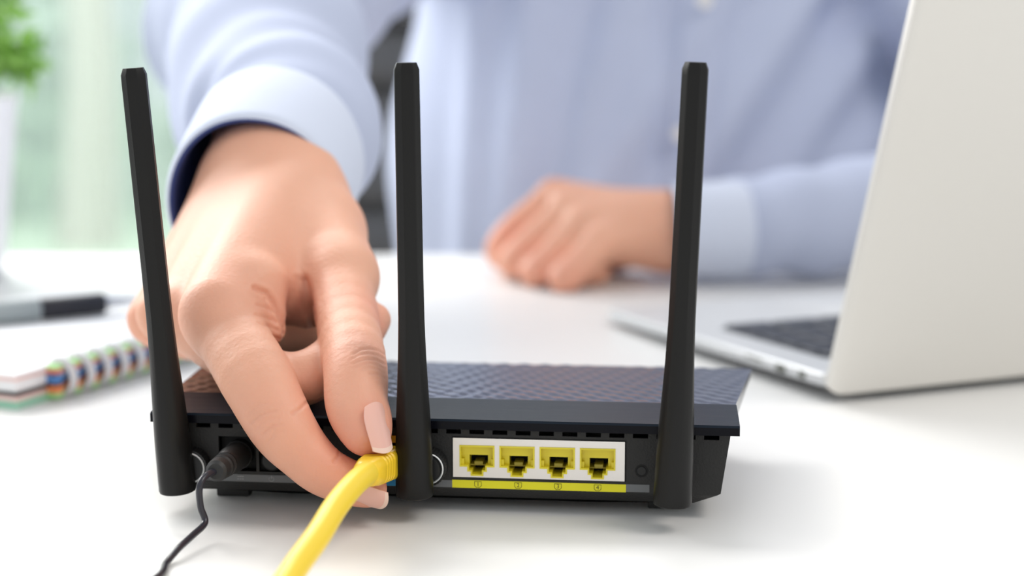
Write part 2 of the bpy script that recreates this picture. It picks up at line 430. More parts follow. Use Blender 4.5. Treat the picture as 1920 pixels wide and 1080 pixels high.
# port block with four sockets
blk = [4.3, 64.1, 12.9, 26.9]
P0 = [6.6, 20.6, 34.6, 48.6]; PW = 12.3
def stepped(x, z, x0, g=0):
    if x0-g < x < x0+PW+g and 16.7-g < z < 24.4+g: return True
    if x0+2.7-g < x < x0+PW-2.7+g and 15.0-g < z < 18: return True
    return x0+3.9-g < x < x0+PW-3.9+g and 13.5-g < z < 18
def port_x(x0, g=0): return [x0-g, x0+2.7-g, x0+3.9-g, x0+PW-3.9+g, x0+PW-2.7+g, x0+PW+g]
pb = plate([x/1000 for x in sorted({blk[0], blk[1]}|{q for x0 in P0 for q in port_x(x0)})], [z/1000 for z in (12.9, 13.5, 15.0, 16.7, 24.4, 26.9)],
           lambda x, z: any(stepped(x*1000, z*1000, x0) for x0 in P0), .012).build('port_block', M['steel'], router, smooth=25)
pb.location = (0, -.0006, 0); tag(pb, 'pale metal block holding four yellow network sockets')
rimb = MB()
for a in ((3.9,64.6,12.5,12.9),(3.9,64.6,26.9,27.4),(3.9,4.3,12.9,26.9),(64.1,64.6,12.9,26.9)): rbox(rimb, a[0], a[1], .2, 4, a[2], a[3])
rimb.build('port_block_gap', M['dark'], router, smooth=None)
def socket():
    mb = MB(); g = .55; x0 = 0
    pl = plate([x/1000 for x in sorted(set(port_x(0))|set(port_x(0, -g)))], [z/1000 for z in sorted({13.5,13.5+g,15.0,15.0+g,16.7,16.7+g,24.4-g,24.4})],
               lambda x, z: not stepped(x*1000, z*1000, 0) or stepped_in(x*1000, z*1000, g), .010)
    mb.v = pl.v; mb.f = pl.f
    rbox(mb, .5, PW-.5, 2.6, 4, 20.4, 24)            # contact housing, set back
    rbox(mb, .5, 3.2, 3.0, 9, 16.9, 20.4); rbox(mb, PW-2.6, PW-.5, 3.0, 9, 16.9, 20.4)
    rbox(mb, .5, 1.5, 1.2, 3, 17.0, 19.3); rbox(mb, PW-1.4, PW-.5, 1.2, 3, 17.0, 19.3)
    return mb
def stepped_in(x, z, g):
    return (g < x < PW-g and 16.7+g < z < 24.4-g) or (2.7+g < x < PW-2.7-g and 15.0+g < z < 18) or (3.9+g < x < PW-3.9-g and 13.5+g < z < 18)
smesh = None
for i, x0 in enumerate(P0):
    if smesh is None:
        so = socket().build('port_socket', M['py'], pb, smooth=20, bevel=0); smesh = so.data
    else: so = bpy.data.objects.new('port_socket', smesh); C.objects.link(so); so.parent = pb
    so.location = (x0/1000, -.0003, 0)
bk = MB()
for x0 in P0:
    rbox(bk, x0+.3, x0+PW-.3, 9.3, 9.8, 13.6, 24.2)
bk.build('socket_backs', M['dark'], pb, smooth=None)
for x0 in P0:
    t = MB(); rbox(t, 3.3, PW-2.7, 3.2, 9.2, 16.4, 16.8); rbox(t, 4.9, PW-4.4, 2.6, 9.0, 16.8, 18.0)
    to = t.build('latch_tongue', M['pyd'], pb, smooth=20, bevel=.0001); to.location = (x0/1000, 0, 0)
# WAN port
wb = plate([x/1000 for x in (-25.0, -23.8, -12.0, -10.8)], [z/1000 for z in (12.8, 14, 24.6, 27.1)], lambda x, z: -.0238 < x < -.012 and .014 < z < .0246, .011).build('wan_port', M['gold'], router, smooth=25)
wb.location.y = -.0006
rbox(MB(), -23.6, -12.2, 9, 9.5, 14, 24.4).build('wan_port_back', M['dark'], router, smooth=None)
# label strips
def strip(name, x0, x1, z0, z1, m, lab=None, p=router):
    o = rbox(MB(), x0, x1, -.12, .3, z0, z1).build(name, m, p, smooth=None)
    if lab: o['label'] = lab
    return o
strip('label_strip', -97, -29, 8.9, 11.5, M['lg'], 'grey strip under the power socket')
strip('label_strip', -29, -10.8, 8.9, 11.5, M['lb'], 'blue strip under the uplink port')
strip('label_strip', -10.8, 3.9, 8.95, 11.5, M['lg'], 'short grey strip left of the yellow one')
ystrip = strip('label_strip', 3.9, 64.6, 8.9, 11.7, M['ly'], 'yellow strip numbering the four ports')
strip('label_strip', 64.6, 72.7, 9.1, 11.8, M['lg'], 'short grey strip right of the yellow one')
def textmesh(body, size):
    c = bpy.data.curves.new('t', 'FONT'); c.body = body; c.size = size; c.align_x = 'CENTER'; c.align_y = 'CENTER'; c.extrude = .00004
    o = bpy.data.objects.new('t', c); C.objects.link(o); bpy.context.view_layer.update()
    me = bpy.data.meshes.new_from_object(o.evaluated_get(bpy.context.evaluated_depsgraph_get())); bpy.data.objects.remove(o); return me
for i, x in enumerate((13.0, 27.1, 41.0, 54.8)):
    z = 10.3
    o = link('port_number', textmesh(str(i+1), .0021), M['ink'], ystrip); o.location = mmv(x, -.16, z); o.rotation_euler = (PI/2, 0, 0)
    sd = [(-1.2, 1.0), (1.2, 1.0), (1.2, -.45), (.6, -1.1), (-.6, -1.1), (-1.2, -.45), (-1.2, 1.0)]
    MB().tube([mmv(x+a, -.16, z+b) for a, b in sd], .00009, 4).build('number_shield', M['ink'], ystrip, smooth=None)
ic = MB()
ring = [mmv(-60.6+.85*math.sin(a), -.15, 10.1+.85*math.cos(a)) for a in np.linspace(.55, 2*PI-.55, 18)]
ic.tube(ring, .00013, 4); rbox(ic, -60.72, -60.48, -.2, -.1, 10.2, 11.25)
ic.build('power_symbol', M['inkg'], router, smooth=None)
ic = MB(); rbox(ic, -73.0, -70.6, -.16, -.1, 10.6, 10.85)
for k in range(3): rbox(ic, -73.0+.85*k, -72.4+.85*k, -.16, -.1, 9.7, 9.95)
ic.build('direct_current_symbol', M['inkg'], router, smooth=None)
# reset button in its ring
b = MB().lathe([(.0001,-.3e-3),(1.5e-3,-.3e-3),(1.6e-3,0),(1.6e-3,.8e-3)], 32, 'y', mmv(69.9, 0, 16.7)).build('reset_button', M['plastic_s'], router)
MB().lathe([(1.65e-3,-.12e-3),(2.25e-3,-.12e-3),(2.25e-3,.3e-3),(1.65e-3,.3e-3),(1.65e-3,-.12e-3)], 32, 'y', mmv(69.9, 0, 16.7), caps=False).build('reset_button_ring', M['dark'], router)
# power button
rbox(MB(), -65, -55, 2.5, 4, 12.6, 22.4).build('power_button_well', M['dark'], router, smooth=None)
MB().lathe([(.1e-3,-2.2e-3),(3.2e-3,-2.2e-3),(3.8e-3,-1.6e-3),(3.9e-3,3e-3)], 32, 'y', mmv(-60, 0, 17.3)).build('power_button', M['plastic_s'], router)
# power jack
MB().lathe([(2.9e-3,.4e-3),(5.2e-3,.4e-3),(5.2e-3,4e-3),(2.9e-3,4e-3),(2.9e-3,.4e-3)], 32, 'y', mmv(-72.8, 0, 18.3), caps=False).build('power_jack', M['plastic_s'], router)
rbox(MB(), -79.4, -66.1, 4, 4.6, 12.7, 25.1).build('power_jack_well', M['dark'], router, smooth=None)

# antennas
def antenna(base, top, label, rz, off=0):
    # base/top world positions -> router local
    inv = Matrix.Translation(router.location) @ Matrix.Rotation(YAW, 4, 'Z'); inv.invert()
    a = inv @ Vector(base); b = inv @ Vector(top); d = (b-a); Lh = d.length; d.normalize()
    xax = Vector((1,0,0)).cross(d).cross(d)*-1; xax = (Vector((1,0,0))-d*d.x).normalized(); yax = d.cross(xax)
    facets = [(0,4.25),(.25,4.0),(.5,3.7),(.75,4.0),(1,4.25),(1.25,4.0),(1.5,3.7),(1.75,4.0)]
    n = 64; rings = []
    def sec(t, sc=1, rnd=0):
        out = []
        for k in range(n):
            th = 2*PI*k/n
            rp = min(dd/max(math.cos(th-fa*PI-rz), .05) for fa, dd in facets)
            rc = 6.55-1.55*min(t/.55, 1)**1.2
            bl = min(max((t-.10)/.38, 0), 1); bl = bl*bl*(3-2*bl)
            r = (rc*(1-bl)+rp*bl*(1.04-.06*t))*sc/1000
            out.append((r*math.cos(th), r*math.sin(th)))
        return out
    for t, sc, dz in [(0,.86,0),(0,.96,.35),(0,1,1.1),(.03,1,0),(.07,1,0),(.12,1,0),(.18,1,0),(.25,1,0),(.33,1,0),(.42,1,0),(.52,1,0),(.65,1,0),(.8,1,0),(.97,1,0),(.985,1,0),(1,.80,0)]:
        hh = t*Lh+dz/1000
        rings.append([a+d*hh+xax*p[0]+yax*p[1] for p in sec(t, sc)])
    mb = MB().loft(rings)
    o = mb.build('antenna', M['antenna'], router, smooth=24); o['label'] = label
    # swivel neck and knurled nut to the panel
    c = a+d*.0085+Vector((off/1000, 0, 0))
    nk = MB().tube([c+Vector((0,.003,0)), Vector((c.x, -.0035, c.z))], .0046, 24).build('swivel_neck', M['plastic_s'], o)
    nut = []
    for y in (-.0058, -.0006):
        nut.append([(c.x+(.0063+(.00022 if k % 2 else 0))*math.cos(2*PI*k/72), y, c.z+(.0063+(.00022 if k % 2 else 0))*math.sin(2*PI*k/72)) for k in range(72)])
    MB().loft(nut).build('knurled_nut', M['plastic_s'], o, smooth=10)
    MB().lathe([(5.0e-3,-6.0e-3),(5.3e-3,-6.4e-3),(5.6e-3,-6.0e-3),(5.4e-3,-5.7e-3),(5.0e-3,-5.7e-3)], 48, 'y', (c.x,0,c.z), caps=False).build('white_ring', M['white'], o)
antenna((-.1177,.568,.0064), (-.1278,.566,.1545), 'antenna at the left end, leaning outward', .10, 4.6)
antenna((-.0335,.555,.0085), (-.0348,.553,.1566), 'middle antenna, standing straight', .22, 3.8)
antenna((.0539,.542,.0092), (.0592,.541,.1570), 'antenna at the right end, leaning slightly outward', -.12)

# ================================================================== CABLES
iw = lambda x, y, z: (router.location.x+math.cos(YAW)*x/1000-math.sin(YAW)*y/1000, router.location.y+math.sin(YAW)*x/1000+math.cos(YAW)*y/1000, z/1000)
net = empty('network_cable', iw(-18, 0, 18)); tag(net, 'yellow network cable with ribbed boot held by the hand at the router', 'cable')
def child_world(o, parent):
    o.parent = parent; o.matrix_parent_inverse = Matrix.Translation(parent.location).inverted(); return o
pA = Vector(iw(-17.9, -2.5, 18.6)); pB = pv(688, 888, .529)
ax = (pB-pA).normalized(); Lb = (pB-pA).length
up = Vector((0,0,1)); sx = ax.cross(up).normalized(); uz = sx.cross(ax).normalized()
def rrect(c, hx, hz, r, n=8):
    out = []
    for q, (sxx, szz) in enumerate(((1,1),(-1,1),(-1,-1),(1,-1))):
        for k in range(n):
            a = PI/2*q+PI/2*k/(n-1); out.append(c+sx*(sxx*(hx-r)+r*math.cos(a))+uz*(szz*(hz-r)+r*math.sin(a)))
    return out
rings = []
prof = [(0,.90,.9),(.02,1,1),(.36,1,1)]
for k in range(5): s0 = .38+k*.095; prof += [(s0,.93,.93),(s0+.03,.93,.93),(s0+.045,1.0,1.0),(s0+.08,1.0,1.0)]
prof += [(.88,.95,.95),(1.0,.93,.92),(1.03,.80,.80)]
for t, a, b_ in prof:
    w_ = lerp(5.9, 4.9, t)*a; h_ = lerp(5.3, 4.6, t)*b_
    rings.append(rrect(pA+ax*(Lb*t), w_/1000, h_/1000, lerp(.0016, .0032, t)))
child_world(MB().loft(rings).build('boot', M['boot'], None, smooth=35), net)
child_world(MB().loft([rrect(pA-ax*.008, .0057, .0040, .0005), rrect(pA+ax*.001, .0057, .0040, .0005)]).build('clear_plug', M['clear'], None), net)
gp = MB()
for k in range(8):
    c = pA+sx*(-.0040+.00115*k)+uz*.0041-ax*.002
    gp.tube([c, c-ax*.005], .0003, 4)
child_world(gp.build('plug_contacts', M['gold'], None, smooth=None), net)
cp = [pB-ax*.004, pB+ax*.003, pv(660, 912, .514), pv(628, 952, .500), pv(597, 1003, .484), pv(562, 1052, .470), pv(534, 1095, .458), Vector((-.072,.425,.0045)), Vector((-.080,.40,.0041)), Vector((-.10,.36,.0041)), Vector((-.13,.25,.0041)), Vector((-.17,.10,.0041))]
for p in cp: p.z = max(p.z, .0041)
child_world(MB().tube(smoothpath(cp), .0040, 20).build('cord', M['cable'], None, smooth=60), net)

pw = empty('power_cable', iw(-73, 0, 18)); tag(pw, 'thin black power cable with round plug pushed into the router', 'cable')
qA = Vector(iw(-72.8, 1, 18.2)); qB = pv(404, 884, .540); ax2 = (qB-qA).normalized(); L2 = (qB-qA).length
pts = []; rad = []
for t, r in [(0,4.4),(.05,4.9),(.35,4.9),(.45,4.5),(.50,4.2),(.52,3.7),(.56,3.7),(.58,4.3),(.62,4.3),(.64,3.6),(.68,3.6),(.70,4.1),(.75,4.1),(.77,3.5),(.81,3.5),(.83,4.0),(.90,3.9),(.97,3.6),(1.0,2.6)]:
    pts.append(qA+ax2*(L2*t)); rad.append(r/1000)
child_world(MB().tube(pts, rad, 28).build('round_plug', M['rubber'], None, smooth=35), pw)
wp = [qB-ax2*.002, pv(385, 893, .536), pv(374, 915, .533), pv(376, 950, .534), pv(384, 980, .533), pv(360, 1005, .524), pv(335, 1028, .514), pv(312, 1055, .505), Vector((-.110,.488,.0012)), Vector((-.128,.45,.0011)), Vector((-.15,.38,.0011)), Vector((-.2,.25,.0011)), Vector((-.27,.05,.0011))]
for p in wp: p.z = max(p.z, .0012)
child_world(MB().tube(smoothpath(wp), .00115, 12).build('cord', M['wire'], None, smooth=60), pw)

# ================================================================== PERSON
SK = np.array([.79, .415, .28]); RED = np.array([.76, .27, .19])
parts_v = []; parts_f = []; parts_c = []
def addbody(V, Q, red=()):
    Vm = V/1000.; col = np.tile(SK, (len(V),1))
    for p, r, a in red:
        wgt = np.exp(-((V-np.array(p))**2).sum(1)/(r*r))*a; col = col*(1-wgt[:,None])+RED*wgt[:,None]
    n = sum(len(x) for x in parts_v); parts_v.append(Vm); parts_f.append(Q+n); parts_c.append(col)

# --- right hand (the one at the cable)
lo = np.minimum.reduce([mm(225,700,.60), mm(225,1000,.52)])-15
H = Field((-172, 515, 2), (-38, 790, 150), .62)
wr = mm(505,335,.700)
fore = mm(545,150,.86)
H.cone(fore+np.array([0,0,3]), wr+np.array([0,0,4]), 32, 26, 10, flat=(0,.3,1), ff=.84)
# metacarpals
MCi = mm(412,585,.594); MCm = mm(352,590,.617); MCr = mm(312,588,.642); MCp = mm(288,598,.668)
K = 9
H.cone(mm(545,345,.690), MCi, 20, 14.5, K)
H.cone(mm(505,345,.695), MCm, 20, 13.5, K)
H.cone(mm(470,350,.700), MCr, 19, 11.5, K)
H.cone(mm(445,365,.705), MCp, 17, 10.5, K)
H.cone(mm(520,430,.690), mm(430,560,.645), 22, 16, K)
H.cone(mm(572,400,.685), mm(640,520,.632), 20.5, 14.5, K)         # thenar
H.cone(mm(600,440,.67), mm(500,540,.625), 17, 13, K)              # first web muscle
H.cone(mm(560,545,.69), mm(590,640,.684), 17, 14, 6)
H.cone(mm(540,562,.630), mm(580,572,.632), 9.5, 9, 6)
H.cone(mm(480,540,.608), mm(508,618,.600), 12, 5.5, 5)             # skin fold by the index knuckle
# fingers
I0, I1, I2, I3, I4 = mm(418,605,.5955), mm(478,705,.5685), mm(526,795,.554), mm(614,888,.5475), mm(690,916,.549)
H.chain([I0, I1, I2, mm(567,847,.550), I3, I4], [12.6, 12.7, 11.0, 8.9, 7.9, 6.9], 4, 8)
T0, T1, T2, T3, T4 = mm(636,510,.632), mm(650,595,.604), mm(666,690,.568), mm(668,756,.5565), mm(689,814,.5480)
H.chain([T0, T1, T2, T3, mm(681,790,.5515), T4], [12.0, 11.5, 11.0, 10.2, 9.3, 7.5], 4, 7, 24)
H.chain([MCm, mm(430,655,.602), mm(505,706,.583), mm(578,707,.579), mm(650,650,.595), mm(700,600,.612)], [13, 11, 10, 9.3, 8.6, 7.0], 4, 3)
H.chain([MCr, mm(372,612,.660), mm(440,628,.665), mm(530,622,.672), mm(600,622,.668)], [11.5, 10, 9.2, 8.6, 7.6], 4, 2)
H.chain([MCp, mm(330,628,.690), mm(400,640,.700), mm(470,625,.705), mm(530,610,.700)], [10.5, 9, 8, 7.6, 6.8], 4, 2)
H.smooth(3)
V, Q = H.mesh()
N = vnormals(V, Q)
# creases and wrinkles pressed into the skin where the joints fold
def project(V):
    P = V/1000.-np.array([0,0,CAMH]); c, s_ = math.cos(PITCH), math.sin(PITCH)
    dep = P[:,1]*c-P[:,2]*s_; upv = P[:,1]*s_+P[:,2]*c
    return 960+FPX*P[:,0]/dep, 540-FPX*upv/dep, dep
U_, W_, D_ = project(V)
facing = (N*(np.array([0,0,CAMH*1000])-V)).sum(1) > 0
def crease(poly, depth, width, Y, tol=22):
    best = np.full(len(V), 1e9)
    m = facing & (abs(V[:,1]-Y*1000) < tol)
    for (x0,y0),(x1,y1) in zip(poly[:-1], poly[1:]):
        dx, dy = x1-x0, y1-y0; t = np.clip(((U_-x0)*dx+(W_-y0)*dy)/(dx*dx+dy*dy), 0, 1)
        best = np.minimum(best, np.hypot(U_-x0-t*dx, W_-y0-t*dy))
    best = np.where(m, best, 1e9)
    return -depth*np.exp(-(best/width)**2)+depth*.18*np.exp(-((best-2.6*width)/width)**2)
disp = np.zeros(len(V)); cr = random.Random(4)
for k in range(8):                                   # thumb joint
    yy_ = 655+k*9; w0 = 664+2*abs(k-2)
    disp += crease([(w0-4+cr.uniform(-2,2), yy_+9), (w0+9, yy_+2+cr.uniform(-2,2)), (w0+26, yy_-1+cr.uniform(-2,2)), (w0+42, yy_+2), (722, yy_+10)], .32 if k in (0, 2, 5) else .19, 2.0, .575)
disp += crease([(660,672),(654,690),(652,708)], .14, 2.5, .58)
for (x0, y0, ln_, dp) in ((462,776,.8,.22),(470,790,1,.34),(478,803,1,.22),(489,816,.9,.34),(498,829,.75,.2)):   # index middle joint
    disp += crease([(x0, y0+2), (x0+12*ln_, y0-9+cr.uniform(-2,2)), (x0+28*ln_, y0-17+cr.uniform(-2,2)), (x0+46*ln_, y0-20)], dp, 2.0, .553)
disp += crease([(462,780),(476,794),(486,818)], .18, 2.0, .553)
disp += crease([(497,836),(508,822),(514,806),(512,796)], .2, 2.0, .553)
disp += crease([(574,756),(564,766),(548,775)], .5, 2.8, .553)
disp += crease([(636,846),(634,856),(626,866)], .4, 2.4, .548)
disp += crease([(640,832),(646,842),(640,852)], .3, 2.4, .548)
disp += crease([(478,540),(500,550),(514,570),(524,592),(534,615),(534,640)], 1.2, 4.0, .60)
for q in ([(482,572),(500,577),(514,586)], [(480,590),(500,596),(518,605)], [(484,606),(504,612),(522,620)], [(490,622),(508,630),(524,635)], [(497,560),(503,580),(511,600)]):
    disp += crease(q, .40, 2.4, .60)
disp += crease([(570,525),(576,555),(584,590),(590,625)], 1.7, 6, .625, 30)
disp += crease([(556,520),(562,555),(572,590)], .5, 4, .625, 30)
for k in range(6):                                   # fine skin lines over the web and back of the hand
    disp += crease([(505+k*9, 470+k*3), (530+k*8, 500+k*3), (545+k*6, 535+k*2)], .10, 2.2, .62, 30)
# tendons standing out under the skin
def ridge(a, b, h, wd):
    a = np.array(a); b = np.array(b); t = np.clip(((V-a)*(b-a)).sum(1)/((b-a)**2).sum(), 0, 1)
    dd = np.linalg.norm(V-a-t[:,None]*(b-a), axis=1); surf_d = np.abs(dd-dd[facing].min())
    x_ = np.hypot(U_-np.interp(t, [0,1], [project(a[None])[0][0], project(b[None])[0][0]]), W_-np.interp(t, [0,1], [project(a[None])[1][0], project(b[None])[1][0]]))
    return np.where(facing & (dd < 40), h*np.exp(-(x_/wd)**2)*np.sin(PI*np.clip(t*.9+.05, 0, 1)), 0)
disp += ridge(mm(535,345,.690), MCi, .9, 17)+ridge(mm(500,345,.695), MCm, .8, 15)
V = V+N*disp[:,None]
reds = [(mm(702,838,.548), 13, .55), (I4, 13, .5), (mm(600,880,.535), 12, .3), (MCi, 16, .3), (mm(560,585,.61), 14, .35), (mm(672,690,.565), 12, .4), (I2, 15, .3), (T4, 13, .35), (mm(440,500,.63), 25, .12), (mm(700,600,.60), 12, .5), (MCp, 16, .2)]
addbody(V, Q, reds)
bvh = BVHTree.FromPolygons([Vector(p) for p in V/1000.], [tuple(map(int, q)) for q in Q])
print('hand verts', len(V))

# --- left hand, resting as a loose fist on the desk
G = Field((-45, 985, 0.5), (250, 1170, 110), 2.0)
wl = mm(1275,440,1.095)
G.cone(np.array([230,1112,48]), wl, 30, 25, 10, flat=(0,0,1), ff=.85)
GM = [mm(1040,372,1.135), mm(1065,400,1.112), mm(1090,428,1.09), mm(1125,458,1.07)]
for p, r in zip(GM, (14,14,13,12)):
    G.cone(wl+np.array([-8,0,2]), p, 22, r, 12)
G.cone(mm(1200,430,1.10), mm(1120,440,1.105), 21, 20, 12)
GP = [mm(955,440,1.118), mm(975,478,1.092), mm(1012,505,1.070), mm(1062,520,1.050)]
GD = [mm(938,480,1.125), mm(965,505,1.105), mm(1005,520,1.088), mm(1062,532,1.068)]
for p, q, d, r in zip(GM, GP, GD, (10.5,11,10.5,10)):
    dd = np.array(d); dd[2] = max(dd[2], 10)
    G.chain([p, q, dd, dd+np.array([22,8,-1])], [r+2, r, r-1.5, r-2.5], 4, 3)
G.chain([mm(1180,470,1.13), mm(1090,490,1.135), mm(1010,490,1.135)], [13, 11, 9], 4, 5)   # thumb, tucked behind
V, Q = G.mesh(); V[:,2] = np.maximum(V[:,2], .4)
addbody(V, Q, [(GP[0], 18, .5), (GP[1], 18, .35), (GP[2], 18, .4), (GP[3], 18, .4), (GM[0], 18, .2)])

# --- head, neck, trunk and arms, mostly under the shirt
B = Field((-230, 960, -320), (480, 1560, 760), 7.0)
B.cone((120,1410,-240), (120,1415,240), 130, 120, 30, flat=(1,0,0), ff=1.2)
B.cone((-20,1410,300), (260,1410,300), 55, 55, 30)
B.cone((120,1405,330), (120,1385,440), 55, 50, 20)
B.cone((120,1370,520), (120,1380,580), 68, 82, 25)
B.cone((120,1335,470), (120,1340,500), 40, 50, 25)
B.cone((120,1288,525), (120,1275,498), 8, 13, 10)
for sx_ in (-1, 1):
    B.cone((120+sx_*82,1385,535), (120+sx_*86,1390,505), 12, 8, 8)
    B.cone((120+sx_*33,1290,540), (120+sx_*33,1292,540), 17, 17, 8, sub=True)
    B.cone((120+sx_*33,1304,540), (120+sx_*33,1305,540), 13, 13, 3)
B.cone((100,1286,462), (140,1286,462), 7, 7, 4)
B.cone((-40,1400,300), (-155,1010,165), 48, 38, 20)
B.cone((-155,1010,165), mm(545,150,.86), 36, 32, 10)
B.cone((280,1400,290), (415,1190,62), 46, 36, 20)
B.cone((415,1190,62), (230,1112,48), 36, 30, 10)
V, Q = B.mesh(); addbody(V, Q)
V = np.concatenate(parts_v); Q = np.concatenate(parts_f); Cc = np.concatenate(parts_c)
me = bpy.data.meshes.new('person'); me.vertices.add(len(V)); me.vertices.foreach_set('co', V.ravel())
me.loops.add(Q.size); me.loops.foreach_set('vertex_index', Q.ravel().astype(np.int32))
me.polygons.add(len(Q)); me.polygons.foreach_set('loop_start', np.arange(0, Q.size, 4, dtype=np.int32)); me.update(calc_edges=True)
ca = me.color_attributes.new('Col', 'FLOAT_COLOR', 'POINT'); ca.data.foreach_set('color', np.concatenate([Cc, np.ones((len(Cc),1))], 1).ravel())
person = link('person', me, M['skin'], None, 180)
tag(person, 'person in a pale blue shirt plugging a yellow cable into the router', 'person')

# fingernails
def nail(c, nrm, dirv, wd, ln, name, label, curve=.0062):
    n_ = Vector(nrm).normalized(); d = Vector(dirv); d = (d-n_*d.dot(n_)).normalized(); s_ = d.cross(n_)
    c = Vector(c); v = []; f = []; K1, K2 = 16, 30
    for lay in (0, 1):
        for i in range(K1+1):
            for j in range(K2+1):
                a = -1+2*i/K1; b = -1+2*j/K2
                yy = b*ln/2; ww = wd/2*(1-.10*max(b,0)-.22*max(-b-.35,0)**2/.42)
                yy += .10*ln*((1-a*a) if b > 0 else -(1-a*a)*.7)*abs(b)
                x = a*ww; sag = -(x*x)/(2*curve)-.012*ln*b*b*8*(.06)
                v.append(c+s_*x+d*yy+n_*(sag-.00035*lay))
    W1 = K2+1; T = (K1+1)*W1
    for i in range(K1):
        for j in range(K2):
            q = (i*W1+j, (i+1)*W1+j, (i+1)*W1+j+1, i*W1+j+1); f.append(q); f.append(tuple(T+k for k in q[::-1]))
    bd = [i*W1 for i in range(K1+1)]+[K1*W1+j for j in range(1, K2+1)]+[i*W1+K2 for i in range(K1-1,-1,-1)]+[j for j in range(K2-1,0,-1)]
    for k in range(len(bd)): a, b = bd[k], bd[(k+1)%len(bd)]; f.append((b, a, T+a, T+b))
    me = pymesh(name, v, f); me.materials.append(M['nail']); me.materials.append(M['nailtip'])
    for p in me.polygons:
        if p.index < 2*K1*K2 and (p.index//2) % K2 >= K2-3: p.material_index = 1
    o = link(name, me, None, person, 50); o['label'] = label; return o
def surf(px, py):                            # the skin point seen at a place, with its normal
    r = Vector(ray(px, py)).normalized(); h, n, i, d = bvh.ray_cast(Vector((0,0,CAMH)), r); return h, n
def near(p):
    h, n, i, d = bvh.find_nearest(Vector(p)); return h, n
def nail_at(px, py, want, mixw, dirv, wd, ln, label, curve):
    h, n = surf(px, py)
    if h is None: print('nail misses', px, py); return
    n = (n*(1-mixw)+Vector(want).normalized()*mixw).normalized()
    nail(h+n*.0007, n, dirv, wd, ln, 'fingernail', label, curve)
nail_at(711, 801, (.74,-.60,.36), .75, Vector(mm(741,845,.548)-mm(700,765,.556)), .0098, .0150, 'pink thumbnail of the hand at the cable', .0085)
nail_at(690, 935, (-.1,-.8,-.6), .5, (Vector(I4)-Vector(I3)), .0088, .0115, 'pink nail of the index finger under the yellow boot', .0058)

# --- shirt
T = Field((-260, 940, -330), (520, 1580, 420), 6.0)
T.cone((120,1415,-240), (120,1412,60), 168, 165, 30, flat=(1,0,0), ff=1.31)
T.cone((120,1412,60), (120,1415,230), 162, 145, 30, flat=(1,0,0), ff=1.33)
T.cone((-30,1410,290), (270,1410,290), 78, 78, 40)
T.cone((120,1405,330), (120,1395,372), 66, 62, 15)
T.cone((-60,1395,300), (-160,1020,165), 68, 53, 30)
T.cone((-160,1020,165), (-156,975,162), 53, 52, 20)
T.cone((280,1400,285), (415,1195,68), 66, 52, 30)
T.cone((415,1195,68), (330,1150,60), 52, 48, 20)
V, Q = T.mesh(); N = vnormals(V, Q)
x, y, z = V.T; fold = np.zeros(len(V))
front = np.clip(-N[:,1], 0, 1)
for (x0,z0,x1,z1,a,wd) in [(235,210,95,0,14,20),(300,190,170,20,12,18),(330,120,200,30,10,16),(180,220,60,40,8,18),(118,230,112,-40,-9,12),(20,230,-10,-30,9,15),(-25,180,-35,-40,10,14),(60,200,20,20,-8,14),(400,200,260,60,14,22),(330,240,250,170,-12,18)]:
    t = np.clip(((x-x0)*(x1-x0)+(z-z0)*(z1-z0))/((x1-x0)**2+(z1-z0)**2), 0, 1)
    dd = np.hypot(x-x0-t*(x1-x0), z-z0-t*(z1-z0)); fold += 1.3*a*np.exp(-(dd/wd)**2)*front
arm = np.clip((1290-y)/60, 0, 1)*(x < 60)
fold += arm*4.5*np.sin((y*.9+z*.5)/17+np.sin(x/22)*1.2)
V = V+N*fold[:,None]
me = bpy.data.meshes.new('shirt'); me.vertices.add(len(V)); me.vertices.foreach_set('co', (V/1000.).ravel())
me.loops.add(Q.size); me.loops.foreach_set('vertex_index', Q.ravel().astype(np.int32))
me.polygons.add(len(Q)); me.polygons.foreach_set('loop_start', np.arange(0, Q.size, 4, dtype=np.int32)); me.update(calc_edges=True)
shirt = link('shirt', me, M['shirt'], person, 180); shirt['label'] = 'pale blue long-sleeved cotton shirt'
sbvh = BVHTree.FromPolygons([Vector(p) for p in V/1000.], [tuple(map(int, q)) for q in Q])
def onfront(X, Z):
    h, n, i, d = sbvh.ray_cast(Vector((X, 1.0, Z)), Vector((0,1,0)))
    return h if h else Vector((X, 1.25, Z))
# placket and buttons down the front
pl = MB(); rings = []
for k in range(46):
    Z = -.12+k*.018; X = .108+.055*(Z+.12)/.45
    a = onfront(X-.016, Z)+Vector((0,-.0022,0)); b = onfront(X+.016, Z)+Vector((0,-.0022,0))
    rings.append([a, b, b+Vector((0,.004,0)), a+Vector((0,.004,0))])
pl.loft(rings).build('placket', M['shirt'], shirt, smooth=40)
for X, Z in ((.158,.285), (.143,.187), (.125,.089), (.115,.0), (.11,-.08)):
    h = onfront(X, Z)
    bt = MB().lathe([(.0001,-.004),(.0042,-.004),(.0056,-.0052),(.0060,-.004),(.0056,-.002),(.0001,-.002)], 20, 'y', (h.x, h.y-.005, h.z)).build('button', M['button'], shirt)
# collar
MB().loft([[Vector((.12+ (r*1.0)*math.cos(2*PI*k/40), 1.392+r*math.sin(2*PI*k/40), zz+.012*math.sin(2*PI*k/40))) for k in range(40)] for r, zz in ((.074,.352),(.064,.40),(.068,.415),(.080,.365),(.084,.345))], caps=False).build('collar', M['cuff'], shirt, smooth=60)

